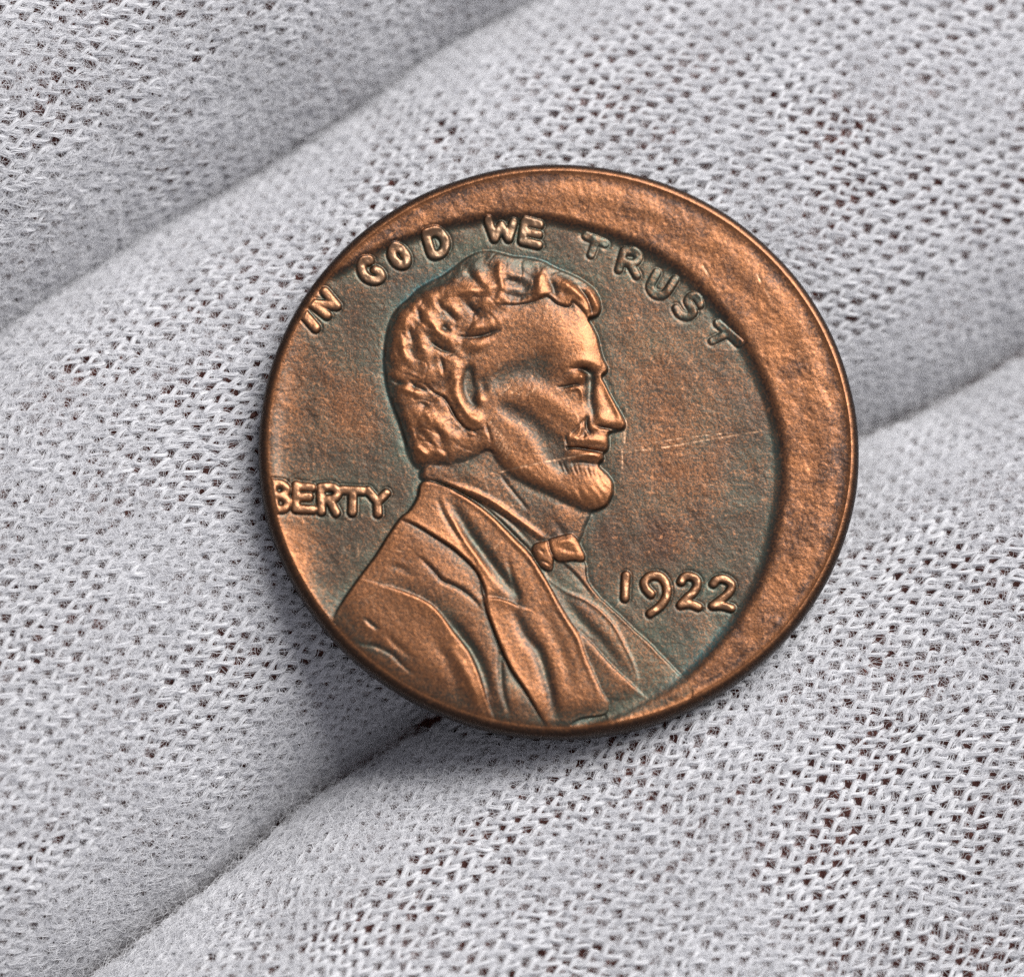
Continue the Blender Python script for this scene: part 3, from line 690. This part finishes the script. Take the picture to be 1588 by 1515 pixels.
class Finger:
    def __init__(self, ca, cb, ztop, depth, seed, lift=0.0, skew=0.0, pw=2.4, rot=0.0, ea=0.1, eb=0.1):
        self.pw, self.rot = pw, rot
        self.m = (ca[1] - ea + cb[1] + eb) / 2; self.a = (cb[1] + eb - ca[1] + ea) / 2
        self.ztop, self.b, self.skew, self.lift, self.seed = ztop, depth, skew, lift, seed
        a = self.a.mean(); z = -depth * (1 - (1 - np.abs(tt) ** pw) ** 0.55)
        arc = np.concatenate([[0], np.cumsum(np.hypot(np.diff(tt) * a, np.diff(z)))]); arc -= arc[len(arc) // 2]
        self.arc = arc
        r = np.random.default_rng(seed)
        self.wv = [(r.uniform(0.15, 0.5), r.uniform(0.15, 0.6), r.uniform(0, 6.3), r.uniform(0.03, 0.09)) for _ in range(7)]
    def point(self, s, v):
        t = np.interp(v, self.arc, tt)
        m = np.interp(s, SS, self.m); a = np.interp(s, SS, self.a)
        w = m + a * t
        z = self.ztop + self.lift * s - self.b * (1 - (1 - np.abs(t) ** self.pw) ** 0.55)
        for f1, f2, p, am in self.wv: z = z + am * np.sin(f1 * s + f2 * v + p)
        P = np.stack([s * E1[0] + w * E2[0], s * E1[1] + w * E2[1], z], -1)
        # the coin presses the cloth down a little
        rr = np.hypot((P[..., 0] - BASE[0]) / (LA * PX + 0.3), (P[..., 1] - BASE[1]) / (LB * PX + 0.3))
        lim = -THICK - 0.20 + np.clip(rr - 0.985, 0, 1) * 14.0
        d = P[..., 2] - lim
        P[..., 2] = np.where(rr < 1.6, P[..., 2] - 0.5 * (d + np.sqrt(d * d + 0.02)), P[..., 2])
        return P
    def frame(self, s, v):
        e = 0.05
        p = self.point(s, v)
        n = np.cross(self.point(s, v + e) - p, self.point(s + e, v) - p)
        n /= np.linalg.norm(n, axis=-1, keepdims=True) + 1e-12
        return p, n * np.sign(n[..., 2:3] + 1e-9)

fingers = [Finger(C0, C1, 1.0, 6.5, 1, skew=0.02, pw=2.25, rot=0.12, ea=0.3, eb=0.5), Finger(C1, C2, -1.45, 5.6, 2, skew=0.02, pw=2.6, rot=0.13, ea=0.3, eb=-0.06), Finger(C2, C3, -0.8, 5.6, 3, skew=0.02, pw=2.7, rot=0.03, ea=-0.06, eb=0.3)]

def lattice_noise(seed, per_s, per_v, amp):
    r = np.random.default_rng(seed); G = r.standard_normal((256, 256)) * amp
    def f(s, v):
        x = s / per_s + 100.0; y = v / per_v + 100.0
        i = np.floor(x).astype(int); j = np.floor(y).astype(int); a = x - i; b = y - j
        a = a * a * (3 - 2 * a); b = b * b * (3 - 2 * b); i %= 255; j %= 255
        return (G[i, j] * (1 - a) + G[i + 1, j] * a) * (1 - b) + (G[i, j + 1] * (1 - a) + G[i + 1, j + 1] * a) * b
    return f

def cloth_material(name, col, transl=0.25):
    m = bpy.data.materials.new(name); m.use_nodes = True; nt = m.node_tree
    nt.nodes.remove(nt.nodes['Principled BSDF'])
    d = nn(nt, 'ShaderNodeBsdfDiffuse'); d.inputs['Roughness'].default_value = 0.6
    t = nn(nt, 'ShaderNodeBsdfTranslucent'); mx = nn(nt, 'ShaderNodeMixShader'); mx.inputs[0].default_value = transl
    tc = nn(nt, 'ShaderNodeTexCoord'); no = nn(nt, 'ShaderNodeTexNoise'); no.inputs['Scale'].default_value = 260; no.inputs['Detail'].default_value = 4
    lk(nt, tc.outputs['Object'], no.inputs['Vector'])
    mc = nn(nt, 'ShaderNodeMix', data_type='RGBA'); lk(nt, no.outputs['Fac'], mc.inputs['Factor'])
    mc.inputs[6].default_value = (*[c * 0.93 for c in col], 1); mc.inputs[7].default_value = (*[min(1, c * 1.05) for c in col], 1)
    lk(nt, mc.outputs[2], d.inputs['Color']); lk(nt, mc.outputs[2], t.inputs['Color'])
    lk(nt, d.outputs[0], mx.inputs[1]); lk(nt, t.outputs[0], mx.inputs[2]); lk(nt, mx.outputs[0], nt.nodes['Material Output'].inputs['Surface'])
    return m
M_YARN = cloth_material('white_cotton_yarn', (0.84, 0.84, 0.86), 0.25)
M_FIBRE = cloth_material('white_cotton_fibre', (0.87, 0.87, 0.89), 0.40)

def hair_object(name, curves_pts, radii, mat, parent):
    """curves_pts: list of (n_i,3) arrays in mm"""
    hc = bpy.data.hair_curves.new(name)
    sizes = [len(c) for c in curves_pts]
    hc.add_curves(sizes)
    P = (np.concatenate(curves_pts) * MM).astype(np.float32)
    hc.attributes['position'].data.foreach_set('vector', P.ravel())
    at = hc.attributes.get('radius') or hc.attributes.new('radius', 'FLOAT', 'POINT')
    at.data.foreach_set('value', (np.concatenate(radii) * MM).astype(np.float32))
    hc.materials.append(mat)
    o = bpy.data.objects.new(name, hc); link(o, parent); o['kind'] = 'stuff'
    return o

W_, C_ = 0.55, 0.56            # stitch width across the finger, stitch height along it
SEG = 14                       # points per stitch
glove = empty('glove', (0, 0, -7))
GO = np.array([0, 0, -7.0])
tag(glove, 'white cotton knitted glove on a hand, its fingers side by side beneath the coin', 'glove')
hand = empty('hand', (0, 0, -7))
tag(hand, 'reddish brown skin of a hand glimpsed through the holes in the glove', 'hand')
M_SKIN = bpy.data.materials.new('skin'); M_SKIN.use_nodes = True
_nt = M_SKIN.node_tree; _b = _nt.nodes['Principled BSDF']; _b.inputs['Roughness'].default_value = 0.6
_no = nn(_nt, 'ShaderNodeTexNoise'); _no.inputs['Scale'].default_value = 900
_mx = nn(_nt, 'ShaderNodeMix', data_type='RGBA'); lk(_nt, _no.outputs['Fac'], _mx.inputs['Factor'])
_mx.inputs[6].default_value = (0.16, 0.055, 0.045, 1); _mx.inputs[7].default_value = (0.26, 0.11, 0.085, 1); lk(_nt, _mx.outputs[2], _b.inputs['Base Color'])

MARG = 230
gp, gq = np.meshgrid(np.linspace(-34, 34, 24), np.linspace(-34, 34, 24))
PV = np.stack([gp, gq, -8.6 + 0.15 * np.sin(gp * 0.4) * np.cos(gq * 0.3)], -1).reshape(-1, 3) - GO
ii = np.arange(24 * 24).reshape(24, 24)
link(bpy.data.objects.new('palm', fast_mesh('palm', PV, np.stack([ii[:-1, :-1], ii[:-1, 1:], ii[1:, 1:], ii[1:, :-1]], -1).reshape(-1, 4), M_SKIN)), hand)  # not a real palm: added sheet below the fingers, blocks world light from the gaps between them
for fi, F in enumerate(fingers):
    vmax = F.arc[-1] * 0.97
    j1 = np.arange(-50, 51)                        # courses along the finger
    n_w = int((2 * vmax + 10) / W_)
    n1 = lattice_noise(50 + fi, 0.55, 0.55, 0.048); n2 = lattice_noise(60 + fi, 0.55, 0.55, 0.052); n3 = lattice_noise(70 + fi, 2.8, 2.6, 0.12); n4 = lattice_noise(80 + fi, 2.9, 2.7, 0.12)
    n5 = lattice_noise(90 + fi, 0.7, 0.7, 0.03); n6 = lattice_noise(95 + fi, 1.1, 1.0, 0.5)
    th = np.arange(n_w * SEG + 1) / SEG * 2 * math.pi
    TV, TQ, voff = [], [], 0
    fib, frad = [], []
    for j in j1:
        v = W_ * th / (2 * math.pi) - vmax - 5 + 0.150 * np.sin(2 * th) + 0.045 * np.sin(th)
        s = j * C_ - 0.385 * np.cos(th) + F.skew * (v)
        dv = n1(s, v) + n3(s, v); ds = n2(s, v) + n4(s, v)
        s = s + ds; v = v + dv + F.rot * s
        nz = -0.070 * np.cos(2 * th) + n5(s, v)
        p, n = F.frame(s, np.clip(v, -vmax, vmax))
        P = p + n * nz[:, None]
        qx, qy = proj(P)
        vis = (qx > -MARG) & (qx < IW + MARG) & (qy > -MARG) & (qy < IH + MARG)
        rr = np.hypot((P[:, 0] - BASE[0]) / (LA * PX), (P[:, 1] - BASE[1]) / (LB * PX))
        vis &= (np.abs(v) < vmax) & (rr > 0.55)                           # nothing shows under the middle of the coin
        if vis.sum() < 20: continue
        cuts = np.flatnonzero(np.diff(vis.astype(int)) != 0) + 1
        for seg in np.split(np.arange(len(th)), cuts):
            if not vis[seg[0]] or len(seg) < 12: continue
            Q_, nQ = P[seg], n[seg]
            T = np.gradient(Q_, axis=0); T /= np.linalg.norm(T, axis=1)[:, None] + 1e-12
            Bn = np.cross(T, nQ); Bn /= np.linalg.norm(Bn, axis=1)[:, None] + 1e-12; Nn = np.cross(Bn, T)
            thick = 1 + 0.35 * n6(s[seg], v[seg])
            K = 5; rad = 0.054 * np.clip(thick, 0.6, 1.4)
            an = np.arange(K) * 2 * math.pi / K
            ringv = Q_[:, None, :] + rad[:, None, None] * (np.cos(an)[None, :, None] * Nn[:, None, :] + np.sin(an)[None, :, None] * Bn[:, None, :])
            m_ = len(seg); TV.append(ringv.reshape(-1, 3))
            a0 = np.arange(m_ - 1)[:, None] * K + np.arange(K)[None, :]; a1 = np.arange(m_ - 1)[:, None] * K + (np.arange(K)[None, :] + 1) % K
            TQ.append((np.stack([a0, a1, a1 + K, a0 + K], -1).reshape(-1, 4)) + voff); voff += m_ * K
            # the yarn's own fibres, wound loosely round the core
            for k in range(14):
                u_ = np.arange(m_) / SEG
                ph_ = rng.uniform(0, 6.28) + u_ * rng.uniform(1.2, 3.2) + np.interp(u_, np.arange(0, u_[-1] + 2, 0.5), rng.standard_normal(len(np.arange(0, u_[-1] + 2, 0.5))) * 0.9)
                kn = np.arange(0, u_[-1] + 2, 0.35)
                r0 = np.interp(u_, kn, np.clip(0.069 + 0.024 * rng.standard_normal(len(kn)) + (rng.random(len(kn)) < 0.10) * rng.uniform(0.03, 0.12, len(kn)), 0.035, 0.24)) * np.clip(thick, 0.7, 1.4)
                fib.append(Q_ + r0[:, None] * (np.cos(ph_)[:, None] * Nn + np.sin(ph_)[:, None] * Bn) - GO)
                frad.append(np.full(m_, rng.uniform(0.006, 0.013)))
    knit = fast_mesh('finger', np.concatenate(TV) - GO, np.concatenate(TQ), M_YARN)
    fo = link(bpy.data.objects.new('finger', knit), glove); fo['kind'] = 'stuff'
    fo['label'] = ['finger of the glove beyond the coin, its side turned into shade', 'broad finger of the glove carrying most of the coin', 'finger of the glove under the date edge of the coin'][fi]
    hair_object('yarn_fibres', fib, frad, M_FIBRE, fo)
    # loose fuzz standing off the cloth
    nf = 150000; npt = 8
    s0 = rng.uniform(-27, 27, nf); v0 = rng.uniform(-vmax, vmax, nf)
    p0 = F.point(s0, v0); qx, qy = proj(p0)
    rr = np.hypot((p0[:, 0] - BASE[0]) / (LA * PX), (p0[:, 1] - BASE[1]) / (LB * PX))
    dens = lattice_noise(110 + fi, 2.6, 2.2, 0.5); steep = np.abs(v0) / vmax
    ok = rng.random(nf) < np.clip(0.42 + 0.8 * dens(s0, v0) + 0.6 * (steep > 0.6), 0.10, 1)
    ok &= (qx > -MARG) & (qx < IW + MARG) & (qy > -MARG) & (qy < IH + MARG) & (rr > 0.9)
    s0, v0 = s0[ok], v0[ok]; nf = len(s0)
    ln = (rng.gamma(3.0, 0.22, nf) + 0.2) * np.where(rng.random(nf) < 0.004, 3.2, 1.0)
    d0 = rng.uniform(0, 6.28, nf); cur = rng.standard_normal(nf) * 2.2; cur2 = rng.standard_normal(nf) * 3.0
    hgt = (rng.gamma(1.6, 0.055, nf) + 0.03) * (1 + 1.3 * (rng.random(nf) < 0.06))
    S_, V_, Z_ = np.zeros((nf, npt)), np.zeros((nf, npt)), np.zeros((nf, npt))
    S_[:, 0], V_[:, 0] = s0, v0
    for k in range(1, npt):
        t = k / (npt - 1); a = d0 + cur * t + cur2 * t * t
        S_[:, k] = S_[:, k - 1] + ln / npt * np.cos(a); V_[:, k] = V_[:, k - 1] + ln / npt * np.sin(a)
        Z_[:, k] = hgt * np.sin(math.pi * min(1, t * 0.95)) ** 0.8
    Z_ += 0.06
    p, n = F.frame(S_, np.clip(V_, -vmax, vmax))
    fz = p + n * Z_[..., None] - GO
    rr = np.hypot((fz[..., 0] - BASE[0]) / (LA * PX), (fz[..., 1] - BASE[1]) / (LB * PX)).min(1)
    keep = rr > 1.03
    fz = fz[keep]
    hair_object('fuzz', list(fz), [np.linspace(1, 0.55, npt) * r for r in rng.uniform(0.0035, 0.0075, len(fz))], M_FIBRE, fo)
    # skin under the knit
    gs, gv = np.meshgrid(np.linspace(-28, 28, 120), np.linspace(-vmax, vmax, 70))
    p, n = F.frame(gs, gv); SV = (p - n * 0.30 - GO).reshape(-1, 3)
    ii = np.arange(70 * 120).reshape(70, 120)
    SQ = np.stack([ii[:-1, :-1], ii[1:, :-1], ii[1:, 1:], ii[:-1, 1:]], -1).reshape(-1, 4)
    link(bpy.data.objects.new('finger_skin', fast_mesh('finger_skin', SV, SQ, M_SKIN)), hand)
